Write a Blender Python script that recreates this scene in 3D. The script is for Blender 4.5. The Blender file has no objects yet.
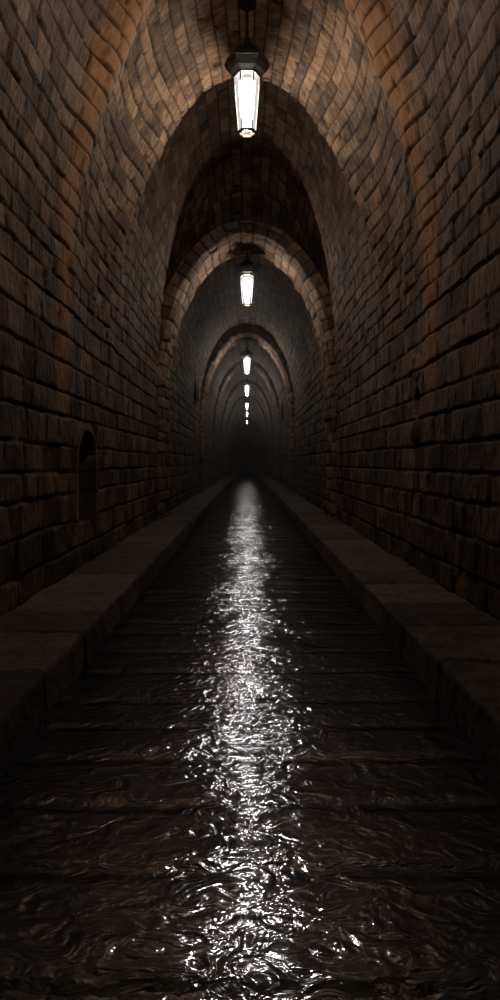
import bpy, bmesh, math, random
import numpy as np
from mathutils import Vector

sc = bpy.context.scene
C = sc.collection

# ------------------------------------------------------------------ camera
cam_d = bpy.data.cameras.new('camera')
cam = bpy.data.objects.new('camera', cam_d); C.objects.link(cam)
cam.location = (0, 0, 1.2); cam.rotation_euler = (math.pi / 2, 0, 0)
cam_d.sensor_fit = 'VERTICAL'; cam_d.sensor_height = 24.0
cam_d.lens = 24.0 * 650 / 1000
cam_d.shift_x = 0.003; cam_d.shift_y = -0.037
cam_d.clip_start = 0.05; cam_d.clip_end = 300
sc.camera = cam
# ------------------------------------------------------------------ world / exposure
w = bpy.data.worlds.new('night'); sc.world = w; w.use_nodes = True
w.node_tree.nodes['Background'].inputs[0].default_value = (0.5, 0.6, 0.8, 1)
w.node_tree.nodes['Background'].inputs[1].default_value = 0.002
vs = sc.view_settings
vs.view_transform = 'Standard'; vs.look = 'None'; vs.gamma = 1; vs.use_curve_mapping = False
vs.exposure = 0.0
BULB = 365.0          # radiance of a lantern's bulb
HAZE = 0.0058

rng = np.random.default_rng(7)
H = 1.2               # eye height: all "above eye" measures add this

# ------------------------------------------------------------------ node helpers
def new_mat(name):
    m = bpy.data.materials.new(name); m.use_nodes = True
    nt = m.node_tree; nt.nodes.clear()
    out = nt.nodes.new('ShaderNodeOutputMaterial')
    return m, nt, out

class N:
    def __init__(s, nt): s.nt = nt
    def __call__(s, typ, ins=None, **kw):
        n = s.nt.nodes.new(typ)
        for k, v in kw.items(): setattr(n, k, v)
        for k, v in (ins or {}).items():
            if isinstance(v, bpy.types.NodeSocket): s.nt.links.new(v, n.inputs[k])
            else: n.inputs[k].default_value = v
        return n
    def math(s, op, a, b=0.0, c=None, clamp=False):
        n = s.nt.nodes.new('ShaderNodeMath'); n.operation = op; n.use_clamp = clamp
        for i, v in enumerate((a, b, c)):
            if v is None: continue
            if isinstance(v, bpy.types.NodeSocket): s.nt.links.new(v, n.inputs[i])
            else: n.inputs[i].default_value = v
        return n.outputs[0]
    def mix(s, fac, a, b, blend='MIX'):
        n = s.nt.nodes.new('ShaderNodeMix'); n.data_type = 'RGBA'; n.blend_type = blend
        for i, v in ((0, fac), (6, a), (7, b)):
            if isinstance(v, bpy.types.NodeSocket): s.nt.links.new(v, n.inputs[i])
            else: n.inputs[i].default_value = v
        return n.outputs[2]
    def ramp(s, fac, pts):
        n = s.nt.nodes.new('ShaderNodeValToRGB')
        while len(n.color_ramp.elements) < len(pts): n.color_ramp.elements.new(0.5)
        for e, (p, c) in zip(n.color_ramp.elements, pts):
            e.position = p; e.color = c if len(c) == 4 else (*c, 1)
        s.nt.links.new(fac, n.inputs[0])
        return n.outputs[0]

def stone_mat(name, dark, mid, light, mortar, rough=(0.62, 0.92), stain=False, streak=(3, 14, 3), bump=0.6, rim=None, spec=0.15):
    m, nt, out = new_mat(name); n = N(nt)
    co = n('ShaderNodeTexCoord').outputs['Object']
    at = n('ShaderNodeAttribute', attribute_name='stone')
    sep = n('ShaderNodeSeparateColor', {0: at.outputs['Color']})
    tone, face, tone2 = sep.outputs[0], sep.outputs[1], sep.outputs[2]
    big = n('ShaderNodeTexNoise', {'Vector': co, 'Scale': 2.3, 'Detail': 5.0, 'Roughness': 0.6}).outputs[0]
    mp = n('ShaderNodeMapping', {'Vector': co, 'Scale': streak}).outputs[0]
    fine = n('ShaderNodeTexNoise', {'Vector': mp, 'Scale': 2.2, 'Detail': 8.0, 'Roughness': 0.68}).outputs[0]
    grit = n('ShaderNodeTexNoise', {'Vector': co, 'Scale': 60.0, 'Detail': 4.0, 'Roughness': 0.7}).outputs[0]
    f = n.math('ADD', n.math('MULTIPLY', tone, 0.38), n.math('ADD', n.math('MULTIPLY', fine, 1.35), -0.24))
    f = n.math('ADD', f, n.math('MULTIPLY', n.math('SUBTRACT', big, 0.5), 0.7))
    col = n.ramp(f, [(0.28, dark), (0.6, mid), (0.95, light)])
    # greyish blocks and warm blocks
    col = n.mix(n.math('MULTIPLY', tone2, 0.35), col, (0.066, 0.050, 0.042, 1))
    if stain:
        sx = n('ShaderNodeSeparateXYZ', {0: co})
        wob = n('ShaderNodeTexNoise', {'Vector': n('ShaderNodeMapping', {'Vector': co, 'Scale': (1, 3, .6)}).outputs[0], 'Scale': 2.5, 'Detail': 5.0}).outputs[0]
        yy = n.math('ADD', sx.outputs[1], n.math('MULTIPLY', n.math('SUBTRACT', wob, 0.5), 0.45))
        d = n.math('ABSOLUTE', n.math('SUBTRACT', yy, 5.62))
        k = n.math('SUBTRACT', 1.0, n.math('DIVIDE', d, 0.27), clamp=True)
        lowfade = n.math('DIVIDE', n.math('SUBTRACT', sx.outputs[2], 1.2), 0.9, clamp=True)
        k = n.math('MULTIPLY', n.math('MULTIPLY', k, 1.5, clamp=True), lowfade)
        k = n.math('MULTIPLY', k, n.math('ADD', 0.25, n.math('MULTIPLY', fine, 1.1)), clamp=True)
        col = n.mix(n.math('MULTIPLY', k, 0.85), col, (0.33, 0.145, 0.048, 1))
    col = n.mix(face, mortar, col)
    rr = n.math('ADD', rough[0], n.math('MULTIPLY', fine, rough[1] - rough[0]))
    hgt = n.math('ADD', n.math('MULTIPLY', fine, 0.022), n.math('MULTIPLY', grit, 0.004))
    bp = n('ShaderNodeBump', {'Height': hgt, 'Strength': bump, 'Distance': 1.6})
    b = n('ShaderNodeBsdfPrincipled', {'Base Color': col, 'Roughness': rr, 'Normal': bp.outputs[0], 'Specular IOR Level': spec})
    nt.links.new(b.outputs[0], out.inputs[0])
    return m

def plain_mat(name, col, rough=0.5, metal=0.0, noise=0.3):
    m, nt, out = new_mat(name); n = N(nt)
    co = n('ShaderNodeTexCoord').outputs['Object']
    t = n('ShaderNodeTexNoise', {'Vector': co, 'Scale': 25.0, 'Detail': 5.0}).outputs[0]
    c = n.mix(n.math('MULTIPLY', t, noise), (*col, 1), (col[0] * .45 + .02, col[1] * .4 + .012, col[2] * .35 + .006, 1))
    bp = n('ShaderNodeBump', {'Height': t, 'Strength': 0.15, 'Distance': 0.004})
    b = n('ShaderNodeBsdfPrincipled', {'Base Color': c, 'Roughness': rough, 'Metallic': metal, 'Normal': bp.outputs[0]})
    nt.links.new(b.outputs[0], out.inputs[0])
    return m

M_wall = stone_mat('tunnel_masonry', (0.014, 0.008, 0.005), (0.084, 0.049, 0.027), (0.23, 0.142, 0.085), (0.006, 0.004, 0.003, 1), stain=True)
M_rib = stone_mat('arch_stone', (0.024, 0.015, 0.010), (0.120, 0.075, 0.046), (0.28, 0.18, 0.115), (0.008, 0.005, 0.004, 1))
M_ledge = stone_mat('ledge_stone', (0.018, 0.012, 0.008), (0.07, 0.046, 0.030), (0.15, 0.105, 0.075), (0.007, 0.005, 0.004, 1), streak=(6, 4, 6))
M_iron = plain_mat('blackened_iron', (0.018, 0.016, 0.015), 0.45, 0.6)
M_brass = plain_mat('aged_bronze', (0.14, 0.08, 0.04), 0.4, 0.8)

# wet paving
m, nt, out = new_mat('wet_paving'); n = N(nt)
co = n('ShaderNodeTexCoord').outputs['Object']
at = n('ShaderNodeAttribute', attribute_name='stone')
sep = n('ShaderNodeSeparateColor', {0: at.outputs['Color']})
big = n('ShaderNodeTexNoise', {'Vector': co, 'Scale': 3.0, 'Detail': 6.0, 'Roughness': 0.6}).outputs[0]
fine = n('ShaderNodeTexNoise', {'Vector': n('ShaderNodeMapping', {'Vector': co, 'Scale': (1, 2.2, 1)}).outputs[0], 'Scale': 14.0, 'Detail': 5.0, 'Roughness': 0.62, 'Distortion': 0.8}).outputs[0]
f = n.math('ADD', n.math('MULTIPLY', sep.outputs[0], 0.45), n.math('MULTIPLY', big, 0.7))
col = n.ramp(f, [(0.25, (0.006, 0.004, 0.003)), (0.6, (0.020, 0.013, 0.007)), (0.95, (0.055, 0.034, 0.017))])
col = n.mix(sep.outputs[1], (0.006, 0.005, 0.004, 1), col)
rr = n.ramp(big, [(0.35, (0.16,) * 3), (0.65, (0.5,) * 3)])
bp = n('ShaderNodeBump', {'Height': fine, 'Strength': 0.5, 'Distance': 0.03})
b = n('ShaderNodeBsdfPrincipled', {'Base Color': col, 'Roughness': rr, 'Normal': bp.outputs[0], 'Specular IOR Level': 0.2})
nt.links.new(b.outputs[0], out.inputs[0]); M_floor = m

# water film: clear, rippled
m, nt, out = new_mat('rippling_water'); n = N(nt)
co = n('ShaderNodeTexCoord').outputs['Object']
a1 = n('ShaderNodeTexNoise', {'Vector': n('ShaderNodeMapping', {'Vector': co, 'Scale': (1, 1.5, 1)}).outputs[0], 'Scale': 7.5, 'Detail': 2.0, 'Roughness': 0.5, 'Distortion': 1.6}).outputs[0]
a2 = n('ShaderNodeTexNoise', {'Vector': n('ShaderNodeMapping', {'Vector': co, 'Scale': (1, 1.4, 1), 'Location': (3, 7, 0)}).outputs[0], 'Scale': 26.0, 'Detail': 2.0, 'Roughness': 0.5, 'Distortion': 1.0}).outputs[0]
hgt = n.math('ADD', n.math('MULTIPLY', a1, 0.048), n.math('MULTIPLY', a2, 0.0065))
bp = n('ShaderNodeBump', {'Height': hgt, 'Strength': 0.22, 'Distance': 1.0})
gl = n('ShaderNodeBsdfGlossy', {'Color': (.32, .33, .36, 1), 'Roughness': 0.11, 'Normal': bp.outputs[0]})
tr = n('ShaderNodeBsdfTransparent', {'Color': (0.80, 0.78, 0.70, 1)})
fr = n('ShaderNodeFresnel', {'IOR': 1.33, 'Normal': bp.outputs[0]})
mx = n('ShaderNodeMixShader', {0: fr.outputs[0], 1: tr.outputs[0], 2: gl.outputs[0]})
nt.links.new(mx.outputs[0], out.inputs[0]); M_water = m

# lantern glass: frosted pane lit from inside, bulb glowing through
m, nt, out = new_mat('frosted_lantern_glass'); n = N(nt)
tr = n('ShaderNodeBsdfTransparent', {'Color': (0.97, 0.96, 0.94, 1)})
em = n('ShaderNodeEmission', {'Color': (1.0, 0.97, 0.92, 1), 'Strength': 0.7})
mx = n('ShaderNodeMixShader', {0: 0.70, 1: tr.outputs[0], 2: em.outputs[0]})
nt.links.new(mx.outputs[0], out.inputs[0]); M_glass = m
m, nt, out = new_mat('glowing_bulb'); n = N(nt)
em = n('ShaderNodeEmission', {'Color': (1.0, 0.92, 0.83, 1), 'Strength': BULB})
nt.links.new(em.outputs[0], out.inputs[0]); M_bulb = m

# ------------------------------------------------------------------ numpy masonry
def hash2(i, j, seed=0):
    h = (i.astype(np.int64) * 374761393 + j.astype(np.int64) * 668265263 + seed * 982451653) & 0x7fffffff
    h = ((h ^ (h >> 13)) * 1274126177) & 0x7fffffff
    return ((h ^ (h >> 16)) & 0xffff) / 65535.0
def vnoise(x, y, seed=0):
    xi, yi = np.floor(x), np.floor(y); u, v = x - xi, y - yi
    u = u * u * (3 - 2 * u); v = v * v * (3 - 2 * v)
    a, b = hash2(xi, yi, seed), hash2(xi + 1, yi, seed)
    c, d = hash2(xi, yi + 1, seed), hash2(xi + 1, yi + 1, seed)
    return (a * (1 - u) + b * u) * (1 - v) + (c * (1 - u) + d * u) * v
def smooth(x): x = np.clip(x, 0, 1); return x * x * (3 - 2 * x)

def masonry(S, T, bounds, lens, groove=0.020, seed=1, span=None, vj=1.9):
    """S, T 2-D arrays of surface coordinates. bounds: course boundaries along S; lens: (min,max) block length along T per course.
    returns distance-based face mask, block randoms"""
    Sw = S + (vnoise(S * 9, T * 9, seed + 5) - .5) * 0.014 + (vnoise(S * 2, T * 1.3, seed + 8) - .5) * .014
    Tw = T + (vnoise(S * 9, T * 9, seed + 6) - .5) * 0.022
    k = np.clip(np.searchsorted(bounds, Sw) - 1, 0, len(bounds) - 2)
    ds = np.minimum(Sw - bounds[k], bounds[k + 1] - Sw)
    r = np.random.default_rng(seed)
    t0, t1 = span or (T.min() - 1, T.max() + 1)
    dt = np.full(S.shape, 9.0); bid = np.zeros(S.shape)
    for c in range(len(bounds) - 1):
        lo, hi = lens(0.5 * (bounds[c] + bounds[c + 1]))
        steps = r.uniform(lo, hi, int((t1 - t0) / lo) + 3)
        j = t0 - r.uniform(0, hi) + np.concatenate([[0], np.cumsum(steps)])
        msk = k == c
        if not msk.any(): continue
        tv = Tw[msk]
        q = np.clip(np.searchsorted(j, tv) - 1, 0, len(j) - 2)
        dt[msk] = np.minimum(tv - j[q], j[q + 1] - tv); bid[msk] = q
    d = np.minimum(ds, dt * vj)
    face = smooth(d / groove)
    r1 = hash2(k.astype(float), bid, seed + 11); r2 = hash2(k.astype(float), bid, seed + 23); r3 = hash2(k.astype(float), bid, seed + 31)
    return face, d, r1, r2, r3

def grid_faces(nr, nc, base):
    i = np.arange(nr - 1)[:, None] * nc + np.arange(nc - 1)[None, :] + base
    return np.stack([i, i + 1, i + 1 + nc, i + nc], -1).reshape(-1, 4)

class Sheet:
    def __init__(s): s.v, s.f, s.c, s.n = [], [], [], 0
    def add(s, P, col, flip=False):
        nr, nc = P.shape[:2]
        f = grid_faces(nr, nc, s.n)
        if flip: f = f[:, ::-1]
        s.v.append(P.reshape(-1, 3)); s.c.append(col.reshape(-1, 3)); s.f.append(f); s.n += nr * nc
    def build(s, name, mat, smooth_shade=True):
        v = np.concatenate(s.v).astype(np.float32); f = np.concatenate(s.f).astype(np.int32); c = np.concatenate(s.c)
        me = bpy.data.meshes.new(name)
        me.vertices.add(len(v)); me.vertices.foreach_set('co', v.ravel())
        me.loops.add(f.size); me.loops.foreach_set('vertex_index', f.ravel())
        me.polygons.add(len(f)); me.polygons.foreach_set('loop_start', np.arange(0, f.size, 4, dtype=np.int32))
        me.update(calc_edges=True)
        a = me.color_attributes.new('stone', 'FLOAT_COLOR', 'POINT')
        cc = np.ones((len(v), 4), np.float32); cc[:, :3] = c
        a.data.foreach_set('color', cc.ravel())
        me.polygons.foreach_set('use_smooth', np.ones(len(f), bool))
        me.materials.append(mat); me.update()
        o = bpy.data.objects.new(name, me); C.objects.link(o)
        return o

Z0 = 0.20
ZS = H + 1.40          # springing line
def profile(W, apex, m=240, ex=2.15):
    """right half, from ledge up to the crown: x, z, s(arc length from the crown)"""
    th = np.linspace(0, math.pi / 2, m)
    e = 2 / ex
    x = W * np.cos(th) ** e; z = ZS + (H + apex - ZS) * np.sin(th) ** e
    x = np.concatenate([[W], x]); z = np.concatenate([[Z0 - .03], z])
    l = np.concatenate([[0], np.cumsum(np.hypot(np.diff(x), np.diff(z)))])
    return x, z, l
def resample(W, apex, u, ex=2.15, Lm=None):
    """u in [-1,1]: left foot .. crown .. right foot -> x, z, nx, nz (inward normal), total half length"""
    x, z, l = profile(W, apex, ex=ex); L = l[-1]
    q = (1 - np.abs(u)) * (Lm or L)
    if Lm:                                    # keep wall courses level, let only the vault stretch
        wl = ZS - Z0 + .03
        q = np.where(q <= wl, q, wl + (q - wl) * (L - wl) / (Lm - wl))
    xx = np.interp(q, l, x); zz = np.interp(q, l, z)
    e = 0.02
    x1, z1 = np.interp(q + e, l, x), np.interp(q + e, l, z); x0, z0 = np.interp(q - e, l, x), np.interp(q - e, l, z)
    tx, tz = x1 - x0, z1 - z0
    nx, nz = -tz, tx                          # inward for right side
    ln = np.hypot(nx, nz) + 1e-9; nx /= ln; nz /= ln
    crown = np.abs(u) * L < 0.02
    nx = np.where(crown, 0, nx); nz = np.where(crown, -1, nz)
    sg = np.where(u < 0, -1, 1)
    return xx * sg, zz, nx * sg, nz, L

AP_Y = [-3, 5.67, 6.44, 7.5, 8.6, 11.4, 12.4, 22, 40, 130]
AP_V = [5.0, 5.05, 5.15, 4.70, 5.45, 5.40, 4.75, 4.65, 5.05, 5.05]
def apex_at(y): return np.interp(y, AP_Y, AP_V)
W_BAY = 1.60
def swell(y):   # two soft rounded ribs in the near bay
    return 0.24 * np.exp(-((y - 5.72) / 0.34) ** 2) + 0.25 * np.exp(-((y - 7.50) / 0.36) ** 2)

def course_bounds(L, seed, a=0.235, b=0.17):
    r = np.random.default_rng(seed)
    wall = ZS - Z0
    half = []
    q = 0.09
    while q < L - wall - .1: half.append(q); q += b * r.uniform(.88, 1.15)
    while q < L + .3: half.append(q); q += a * r.uniform(.85, 1.18)
    half = np.array(half)
    return np.concatenate([-half[::-1], half])

left, right, vault = Sheet(), Sheet(), Sheet()
def rows(y0, y1, k, lo, hi):
    ys = [y0]
    while ys[-1] < y1: ys.append(ys[-1] + min(hi, max(lo, k * ys[-1])))
    ys = np.array(ys); return y0 + (ys - y0) * (y1 - y0) / (ys[-1] - y0)
near = np.concatenate([rows(-2.0, 3.6, 0, .03, .03)[:-1], rows(3.6, 12.0, .0033, .012, 1)])
for bi, (ys, ds, gscale) in enumerate([(near, .0155, 1.0), (rows(12.0, 22.3, .0045, .02, 1), .028, 1.1), (rows(22.3, 112, .008, .05, .9), .07, 2.0)]):
    L = resample(W_BAY, apex_at(ys.mean()), np.array([0.]))[4]
    nu = int(L / ds); u = np.linspace(-1, 1, 2 * nu + 1)
    X = np.zeros((len(ys), len(u))); Zz = X.copy(); NX = X.copy(); NZ = X.copy()
    for i, y in enumerate(ys):
        X[i], Zz[i], NX[i], NZ[i], _ = resample(W_BAY, apex_at(y), u, Lm=L)
    S = np.broadcast_to(u * L, X.shape); T = np.broadcast_to(ys[:, None], X.shape)
    bnd = course_bounds(L, 3 + bi)
    wl = L - (ZS - Z0)
    face, d, r1, r2, r3 = masonry(S, T, bnd, lambda s: (.16, .42) if abs(s) > wl else (.13, .32), 0.016 * gscale, 10 + bi)
    g = 0.030
    h = (face - 1) * g + (r2 - .5) * .024 * face
    h += (vnoise(S * 14, T * 14, 3) - .5) * .008 + (vnoise(S * 35, T * 35, 4) - .5) * .006 * (1 if bi == 0 else .3)
    h += (vnoise(S * 5 + r1 * 40, T * 5, 9) - .5) * .020 * face          # each block dressed differently
    h += (r3 - .5) * .05 * np.clip(d, 0, .1) * face
    h += (vnoise(S * .8, T * .8, 6) - .5) * .02
    h += swell(T) * (.05 + .12 * smooth((Zz - 1.9) / 1.6) + .83 * smooth((Zz - 3.2) / 2.0))
    if bi == 0:                               # weathered niche on the left, drip hole on the right
        yn, hw2 = 6.36, 0.34
        zz = Zz
        arch = np.where(zz > 1.20, np.hypot((T - yn) / hw2, (zz - 1.20) / .30), np.abs(T - yn) / hw2)
        arch = np.where(zz < 0.62, 9, arch)
        mL = (X < 0) & (zz < 2.2)
        inside = mL & (arch < 1)
        surround = mL & (arch >= 1) & (arch < 1.28)
        h = np.where(surround, np.maximum(h, .045), h)
        h = np.where(inside, -.55 + h * .3, h)
        face = np.where(surround, np.minimum(face, smooth(np.abs(arch - 1.14) * -20 + 3.0)), face)
        hole = np.hypot((T - 6.12) / .15, (zz - 1.77) / .15)
        mR = (X > 0) & (zz < 2.4)
        h = np.where(mR & (hole < 1), -.32, h)
        lump = np.hypot((T - 6.10) / .13, (zz - 1.50) / .13)
        h = np.where(mR & (lump < 1), h + .05 * np.sqrt(np.clip(1 - lump ** 2, 0, 1)), h)
        lump = np.hypot((T - 6.14) / .22, (zz - 2.10) / .13)
        h = np.where(mR & (lump < 1), h + .03 * np.sqrt(np.clip(1 - lump ** 2, 0, 1)), h)
    P = np.stack([X + NX * h, T, Zz + NZ * h], -1)
    col = np.stack([r1, face, r2], -1)
    k1 = int(np.argmin(np.abs(u * L + wl))); k2 = len(u) - 1 - k1
    left.add(P[:, :k1 + 1], col[:, :k1 + 1]); vault.add(P[:, k1:k2 + 1], col[:, k1:k2 + 1]); right.add(P[:, k2:], col[:, k2:])
def structure(o): o['kind'] = 'structure'; return o
structure(left.build('wall_left', M_wall)); structure(right.build('wall_right', M_wall)); structure(vault.build('ceiling', M_wall))

# ---- floor of worn pavers, slightly dished towards the middle
fs = Sheet()
_r = np.random.default_rng(50)
PAV = np.cumsum(np.concatenate([[-2.4], _r.uniform(.30, .46, 400)]))
def pavers(S, T, vj=1.25):
    face, d, r1, r2, r3 = masonry(S, T, PAV, lambda s: (.38, .62), 0.028, 70, span=(-2.5, 2.5), vj=vj)
    h = (face - 1) * .022 + (r2 - .5) * .012 + smooth(d / .14) * .012
    return face, d, r1, r2, h
for fi, (ys, dx) in enumerate([(np.concatenate([rows(-2.0, 1.2, 0, .04, .04)[:-1], rows(1.2, 9.0, .004, .010, 1)]), .010), (rows(9.0, 112, .012, .05, 1.0), .045)]):
    xs = np.linspace(-1.02, 1.02, int(2.04 / dx))
    T, S = np.meshgrid(xs, ys)                # courses run across: S along the tunnel, T across it
    face, d, r1, r2, h = pavers(S, T)
    h = h + (vnoise(S * 9, T * 9, 33) - .5) * .012 + (vnoise(S * 24, T * 24, 34) - .5) * .006
    h = h - 0.034
    fs.add(np.stack([T, S, h], -1), np.stack([r1, face, r2], -1), flip=True)
structure(fs.build('floor', M_floor))

# ---- raised stone ledges along both walls (top slabs and a kerb face)
def ledge(name, sg, seed):
    sh = Sheet()
    for li, (ys, dx) in enumerate([(np.concatenate([rows(-2.0, 2.0, 0, .03, .03)[:-1], rows(2.0, 10, .0045, .012, 1)]), .012), (rows(10, 112, .012, .06, 1.0), .05)]):
        pts = [(1.66, .20), (1.00, .20), (.985, .197), (.973, .185), (.97, .17), (.955, -.05)]
        x = np.array([p[0] for p in pts]); z = np.array([p[1] for p in pts])
        l = np.concatenate([[0], np.cumsum(np.hypot(np.diff(x), np.diff(z)))])
        q = np.linspace(0, l[-1], int(l[-1] / dx))
        xx, zz = np.interp(q, l, x), np.interp(q, l, z)
        tx, tz = np.gradient(xx, q), np.gradient(zz, q); ln = np.hypot(tx, tz)
        nx, nz = tz / ln, -tx / ln            # outwards/up
        S = np.broadcast_to(q, (len(ys), len(q))); T = np.broadcast_to(ys[:, None], S.shape)
        face, d, r1, r2, r3 = masonry(S, T, np.array([-.2, 1.3]), lambda s: (.5, .8) if s < .4 else (.55, .95), .022, seed + li)
        h = (face - 1) * .018 + (r2 - .5) * .014 * face + (vnoise(S * 8, T * 8, seed) - .5) * .014 + (vnoise(S * 26, T * 26, seed + 1) - .5) * .006
        P = np.stack([sg * (xx + nx * h), T, zz + nz * h], -1)
        sh.add(P, np.stack([r1, face, r2], -1), flip=(sg > 0))
    return structure(sh.build(name, M_ledge))
ledge('trim_1', -1, 90); ledge('trim_2', 1, 95)

# ---- stone arch ribs across the tunnel
def rib(idx, y0, depth, hw, apex, ds, seed):
    out_ = W_BAY - hw + .20
    cp = [(-out_, y0), (-.10, y0), (-.085, y0 + .01), (-.012, y0 + .13), (0, y0 + .16), (0, y0 + depth - .03), (-.03, y0 + depth), (-out_, y0 + depth)]
    o = np.array([p[0] for p in cp]); yy = np.array([p[1] for p in cp])
    l = np.concatenate([[0], np.cumsum(np.hypot(np.diff(o), np.diff(yy)))])
    q = np.linspace(0, l[-1], max(14, int(l[-1] / ds)))
    oo, yq = np.interp(q, l, o), np.interp(q, l, yy)
    no, ny = -np.gradient(yq, q) * -1, -np.gradient(oo, q)      # normal in the (offset, y) plane
    ln = np.hypot(no, ny) + 1e-9; no, ny = no / ln, ny / ln
    L = resample(hw, apex, np.array([0.]), 1.92)[4]
    u = np.linspace(-1, 1, 2 * int(L / ds) + 1)
    X, Z, NX, NZ, _ = resample(hw, apex, u, 1.92)
    S = np.broadcast_to(u * L, (len(q), len(u))); T = np.broadcast_to(q[:, None], S.shape)
    r = np.random.default_rng(seed)
    half = np.cumsum(np.concatenate([[.10], r.uniform(.17, .25, int(L / .17) + 4)])); bnd = np.concatenate([-half[::-1], half])
    face, d, r1, r2, r3 = masonry(S, T, bnd, lambda s: (.34, .62), max(.024, ds * .8), seed)
    h = (face - 1) * .024 + (r2 - .5) * .045 * face + (vnoise(S * 10, T * 10, seed) - .5) * .02
    O = oo[:, None] + no[:, None] * h; Y = yq[:, None] + ny[:, None] * h
    P = np.stack([X[None, :] + NX[None, :] * O, Y, Z[None, :] + NZ[None, :] * O], -1)
    sh = Sheet(); sh.add(P, np.stack([r1, face, r2], -1), flip=False)
    return structure(sh.build('trim_%d' % idx, M_rib))
RIBS = [(11.65, 1.0, 1.50, 4.05, .025), (21.8, 1.1, 1.50, 4.28, .04), (30.6, 1.1, 1.50, 4.62, .06), (39.4, 1.1, 1.50, 4.80, .07),
        (48.6, 1.1, 1.50, 4.90, .09), (59, 1.1, 1.50, 4.9, .09), (72, 1.1, 1.5, 4.9, .1), (88, 1.1, 1.5, 4.9, .1)]
for i, (y0, dp, hw, ap, ds) in enumerate(RIBS): rib(3 + i, y0, dp, hw, ap, ds, 200 + i)

# ---- end wall with a dark arched opening
def mesh_obj(name, bm, mat, parent=None, smooth_shade=False):
    me = bpy.data.meshes.new(name); bmesh.ops.recalc_face_normals(bm, faces=bm.faces)
    bm.to_mesh(me); bm.free()
    if smooth_shade: me.polygons.foreach_set('use_smooth', [True] * len(me.polygons))
    me.materials.append(mat)
    o = bpy.data.objects.new(name, me); C.objects.link(o)
    if parent: o.parent = parent
    return o
u = np.linspace(-1, 1, 61)
Xo, Zo, *_ = resample(W_BAY + .05, 5.1, u)
Xi = 1.25 * np.sign(u) * np.minimum(1, np.abs(Xo) / (W_BAY + .05)); Zi = Z0 + (Zo - Z0) * .72
P = np.stack([np.stack([Xo, np.full(61, 110.0), Zo], -1), np.stack([Xi, np.full(61, 109.8), Zi], -1), np.stack([Xi, np.full(61, 116.0), Zi], -1), np.stack([Xi * .02, np.full(61, 116.0), Zi * .5 + .5], -1)], 0)
eb = Sheet(); eb.add(P, np.tile(np.array([.5, 1, .3]), (4, 61, 1)))
structure(eb.build('wall_back', M_rib))

# ------------------------------------------------------------------ bmesh helpers
def tube(bm, pts, radii, seg=10, rot=0.0, cap=True):
    """ring sweep along vertical list of (r,z) or explicit points"""
    rings = []
    for p, r in zip(pts, radii):
        rings.append([bm.verts.new((p[0] + r * math.cos(rot + 2 * math.pi * k / seg), p[1] + r * math.sin(rot + 2 * math.pi * k / seg), p[2])) for k in range(seg)])
    for a, b in zip(rings, rings[1:]):
        for k in range(seg): bm.faces.new((a[k], a[(k + 1) % seg], b[(k + 1) % seg], b[k]))
    if cap:
        bm.faces.new(rings[0][::-1]); bm.faces.new(rings[-1])
def bar(bm, a, b, r, seg=8):
    a, b = Vector(a), Vector(b); d = (b - a).normalized()
    s = d.orthogonal().normalized(); t = d.cross(s)
    R = [[bm.verts.new(p + (s * math.cos(2 * math.pi * k / seg) + t * math.sin(2 * math.pi * k / seg)) * r) for k in range(seg)] for p in (a, b)]
    for k in range(seg): bm.faces.new((R[0][k], R[0][(k + 1) % seg], R[1][(k + 1) % seg], R[1][k]))
    bm.faces.new(R[0][::-1]); bm.faces.new(R[1])
def ring(bm, z, r, th, seg=6, n=8, rot=0.0):
    for k in range(seg):
        a = rot + 2 * math.pi * k / seg; b = rot + 2 * math.pi * (k + 1) / seg
        bar(bm, (r * math.cos(a), r * math.sin(a), z), (r * math.cos(b), r * math.sin(b), z), th, n)

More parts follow.
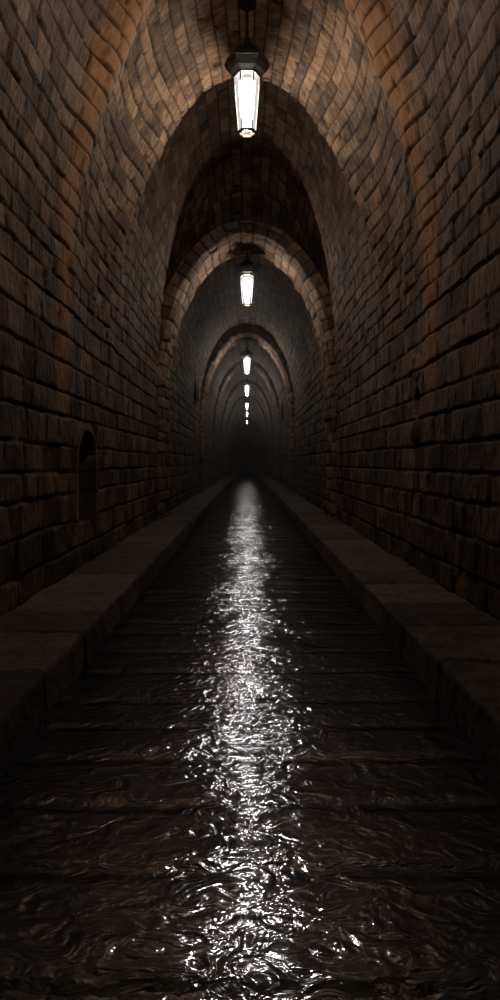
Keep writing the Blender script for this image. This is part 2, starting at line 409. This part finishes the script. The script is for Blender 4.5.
# ------------------------------------------------------------------ the lantern
GH, RT, RB = 0.66, 0.155, 0.104
def corner(k, z, pad=0.0):
    r = RB + (RT - RB) * z / GH + pad; a = math.pi / 3 * k
    return Vector((r * math.cos(a), r * math.sin(a), z))
def make_lantern():
    root = bpy.data.objects.new('hanging_lantern', None); C.objects.link(root)
    for k in range(6):                        # tapered glass panes
        bm = bmesh.new()
        a, b, c, d = corner(k, .012), corner(k + 1, .012), corner(k + 1, GH - .005), corner(k, GH - .005)
        mid = (a + b + c + d) / 4; nrm = Vector((mid.x, mid.y, 0)).normalized() * .004
        lo = [bm.verts.new(p) for p in (a, b, c, d)]; hi = [bm.verts.new(p - nrm) for p in (a, b, c, d)]
        bm.faces.new(lo)
        mesh_obj('glass_pane', bm, M_glass, root)
    bm = bmesh.new()
    vs_ = [bm.verts.new(corner(k, .006)) for k in range(6)]; bm.faces.new(vs_)
    bg = mesh_obj('bottom_glass', bm, M_glass, root)
    bm = bmesh.new()
    for k in range(3): bar(bm, corner(k, .003), corner(k + 3, .003), .004, 6)
    mesh_obj('spoke_grid', bm, M_brass, bg)
    for k in range(6):                        # glazing bars
        bm = bmesh.new(); bar(bm, corner(k, 0, .002), corner(k, GH, .002), .0095, 8)
        mesh_obj('frame_bar', bm, M_iron, root)
    bm = bmesh.new(); ring(bm, 0.0, RB + .003, .013); ring(bm, -.012, RB - .008, .006)
    mesh_obj('bottom_ring', bm, M_brass, root)
    bm = bmesh.new()                          # flared hood
    prof = [(.158, .645), (.166, .668), (.215, .70), (.250, .745), (.262, .790), (.250, .850), (.190, .925), (.105, .955), (.078, .985), (.075, 1.03), (.05, 1.06), (.045, 1.09)]
    tube(bm, [(0, 0, z) for r, z in prof], [r for r, z in prof], 6)
    hood = mesh_obj('hood', bm, M_iron, root)
    bm = bmesh.new(); ring(bm, .790, .263, .008); mesh_obj('hood_rim', bm, M_iron, hood)
    bm = bmesh.new()
    tube(bm, [(0, 0, z) for z in (.03, .04, .08, .52, .585, .60)], [.03, .052, .062, .094, .092, .04], 18)
    bulb = mesh_obj('bulb', bm, M_bulb, root, True)
    bm = bmesh.new(); tube(bm, [(0, 0, z) for z in (.598, .605, .655)], [.05, .06, .06], 12)
    mesh_obj('bulb_socket', bm, M_iron, bulb)
    return root
def add_rod(root, top):                       # rod and ceiling plate, length set by the vault above
    bm = bmesh.new(); tube(bm, [(0, 0, z) for z in (1.08, top)], [.02, .02], 10)
    mesh_obj('hanging_rod', bm, M_iron, root)
    bm = bmesh.new(); tube(bm, [(0, 0, top - .05), (0, 0, top - .03), (0, 0, top + .08)], [.05, .11, .11], 16)
    mesh_obj('ceiling_plate', bm, M_iron, root)
def copy_tree(o, parent=None):
    c = o.copy(); C.objects.link(c)
    if parent: c.parent = parent
    for ch in list(o.children): copy_tree(ch, c)
    return c
proto = make_lantern()
LAMPS = [(6.95, 3.535, .91, 'largest white hanging lantern, nearest, lit with all its panes clear to see'),
         (12.30, 3.0, .83, 'second lit lantern from the nearest, hanging under the stepped stone arch ring'),
         (22.4, 3.07, .85, 'third lit lantern from the nearest, small, hanging just above the fourth lantern'),
         (31.15, 3.21, .78, 'fourth lit lantern from the nearest, small, between the third and fifth lanterns'),
         (39.95, 3.27, .62, 'fifth lit lantern from the nearest, a tiny glow below the fourth lantern'),
         (49.15, 3.50, .52, 'sixth lit lantern from the nearest, a faint speck below the fifth lantern'),
         (59.6, 3.60, .42, 'seventh lit lantern, the faintest speck deep in the tunnel above the dark opening'),
         (3.9, 3.44, .88, 'lantern hanging overhead at the near end of the tunnel, above the picture')]
for i, (y, hz, s, lab) in enumerate(LAMPS):
    o = proto if i == len(LAMPS) - 1 else copy_tree(proto)
    o.location = (0, y, H + hz); o.scale = (s, s, s)
    o['label'] = lab; o['category'] = 'lantern'; o['group'] = 'lanterns hanging in a row down the tunnel'
    top = next((ap for y0, dp, hw, ap, ds in RIBS if y0 < y < y0 + dp), apex_at(y) - swell(y))
    add_rod(o, (top - hz) / s)

# ------------------------------------------------------------------ barred vents on the walls
def vent(x, y, z, w_, h_, label):
    root = bpy.data.objects.new('vent_grate', None); C.objects.link(root); root.location = (x, y, z)
    root['label'] = label; root['category'] = 'grate'; root['group'] = 'barred vents high on the tunnel walls'
    bm = bmesh.new(); t = .03
    for a, b in (((0, -w_, -h_), (0, w_, -h_)), ((0, -w_, h_), (0, w_, h_)), ((0, -w_, -h_), (0, -w_, h_)), ((0, w_, -h_), (0, w_, h_))): bar(bm, a, b, t, 8)
    mesh_obj('frame', bm, M_iron, root)
    for k in range(4):
        bm = bmesh.new(); yy = -w_ + 2 * w_ * (k + 1) / 5; bar(bm, (0, yy, -h_), (0, yy, h_), .018, 8)
        mesh_obj('bar', bm, M_iron, root)
vent(-1.54, 19.9, H + 2.25, .45, .38, 'iron barred vent grate on left wall just before the fourth arch')
vent(1.54, 28.4, H + 2.35, .5, .38, 'iron barred vent grate on right wall beyond the fourth arch')

# ------------------------------------------------------------------ water lying along the middle of the paving
ys = np.concatenate([rows(-1.0, 1.2, 0, .06, .06)[:-1], rows(1.2, 60, .005, .012, .4)])
nx = 121; q = np.linspace(-1, 1, nx)
P = np.zeros((len(ys), nx, 3))
P[..., 0] = .985 * q[None, :]; P[..., 1] = ys[:, None]
face, d, r1, r2, ph = pavers(P[..., 1], P[..., 0], 50.0)
P[..., 2] = .002 + .0065 * smooth(d / .06) + (vnoise(P[..., 0] * 8, P[..., 1] * 8, 77) - .5) * .004 + (vnoise(P[..., 0] * 2.5, P[..., 1] * 3.2, 78) - .5) * .014
ws = Sheet(); ws.add(P, np.ones(P.shape), flip=True)
wo = ws.build('water', M_water); wo['kind'] = 'stuff'; wo['label'] = 'shallow rippling water running down the middle of the dark paving'; wo['category'] = 'water'

# ------------------------------------------------------------------ thin haze in the tunnel air
if HAZE > 0:
    m, nt, out = new_mat('damp_haze'); n = N(nt)
    vol = n('ShaderNodeVolumeScatter', {'Color': (.9, .9, .92, 1), 'Density': HAZE, 'Anisotropy': 0.3})
    nt.links.new(vol.outputs[0], out.inputs['Volume'])
    bm = bmesh.new(); bmesh.ops.create_cube(bm, size=1.0)
    for v in bm.verts: v.co = Vector((v.co.x * 5, v.co.y * 100 + 62, v.co.z * 7 + 3.56))
    hz_ = mesh_obj('haze', bm, m); hz_['kind'] = 'stuff'; hz_['label'] = 'thin damp haze filling the air of the tunnel'; hz_['category'] = 'haze'
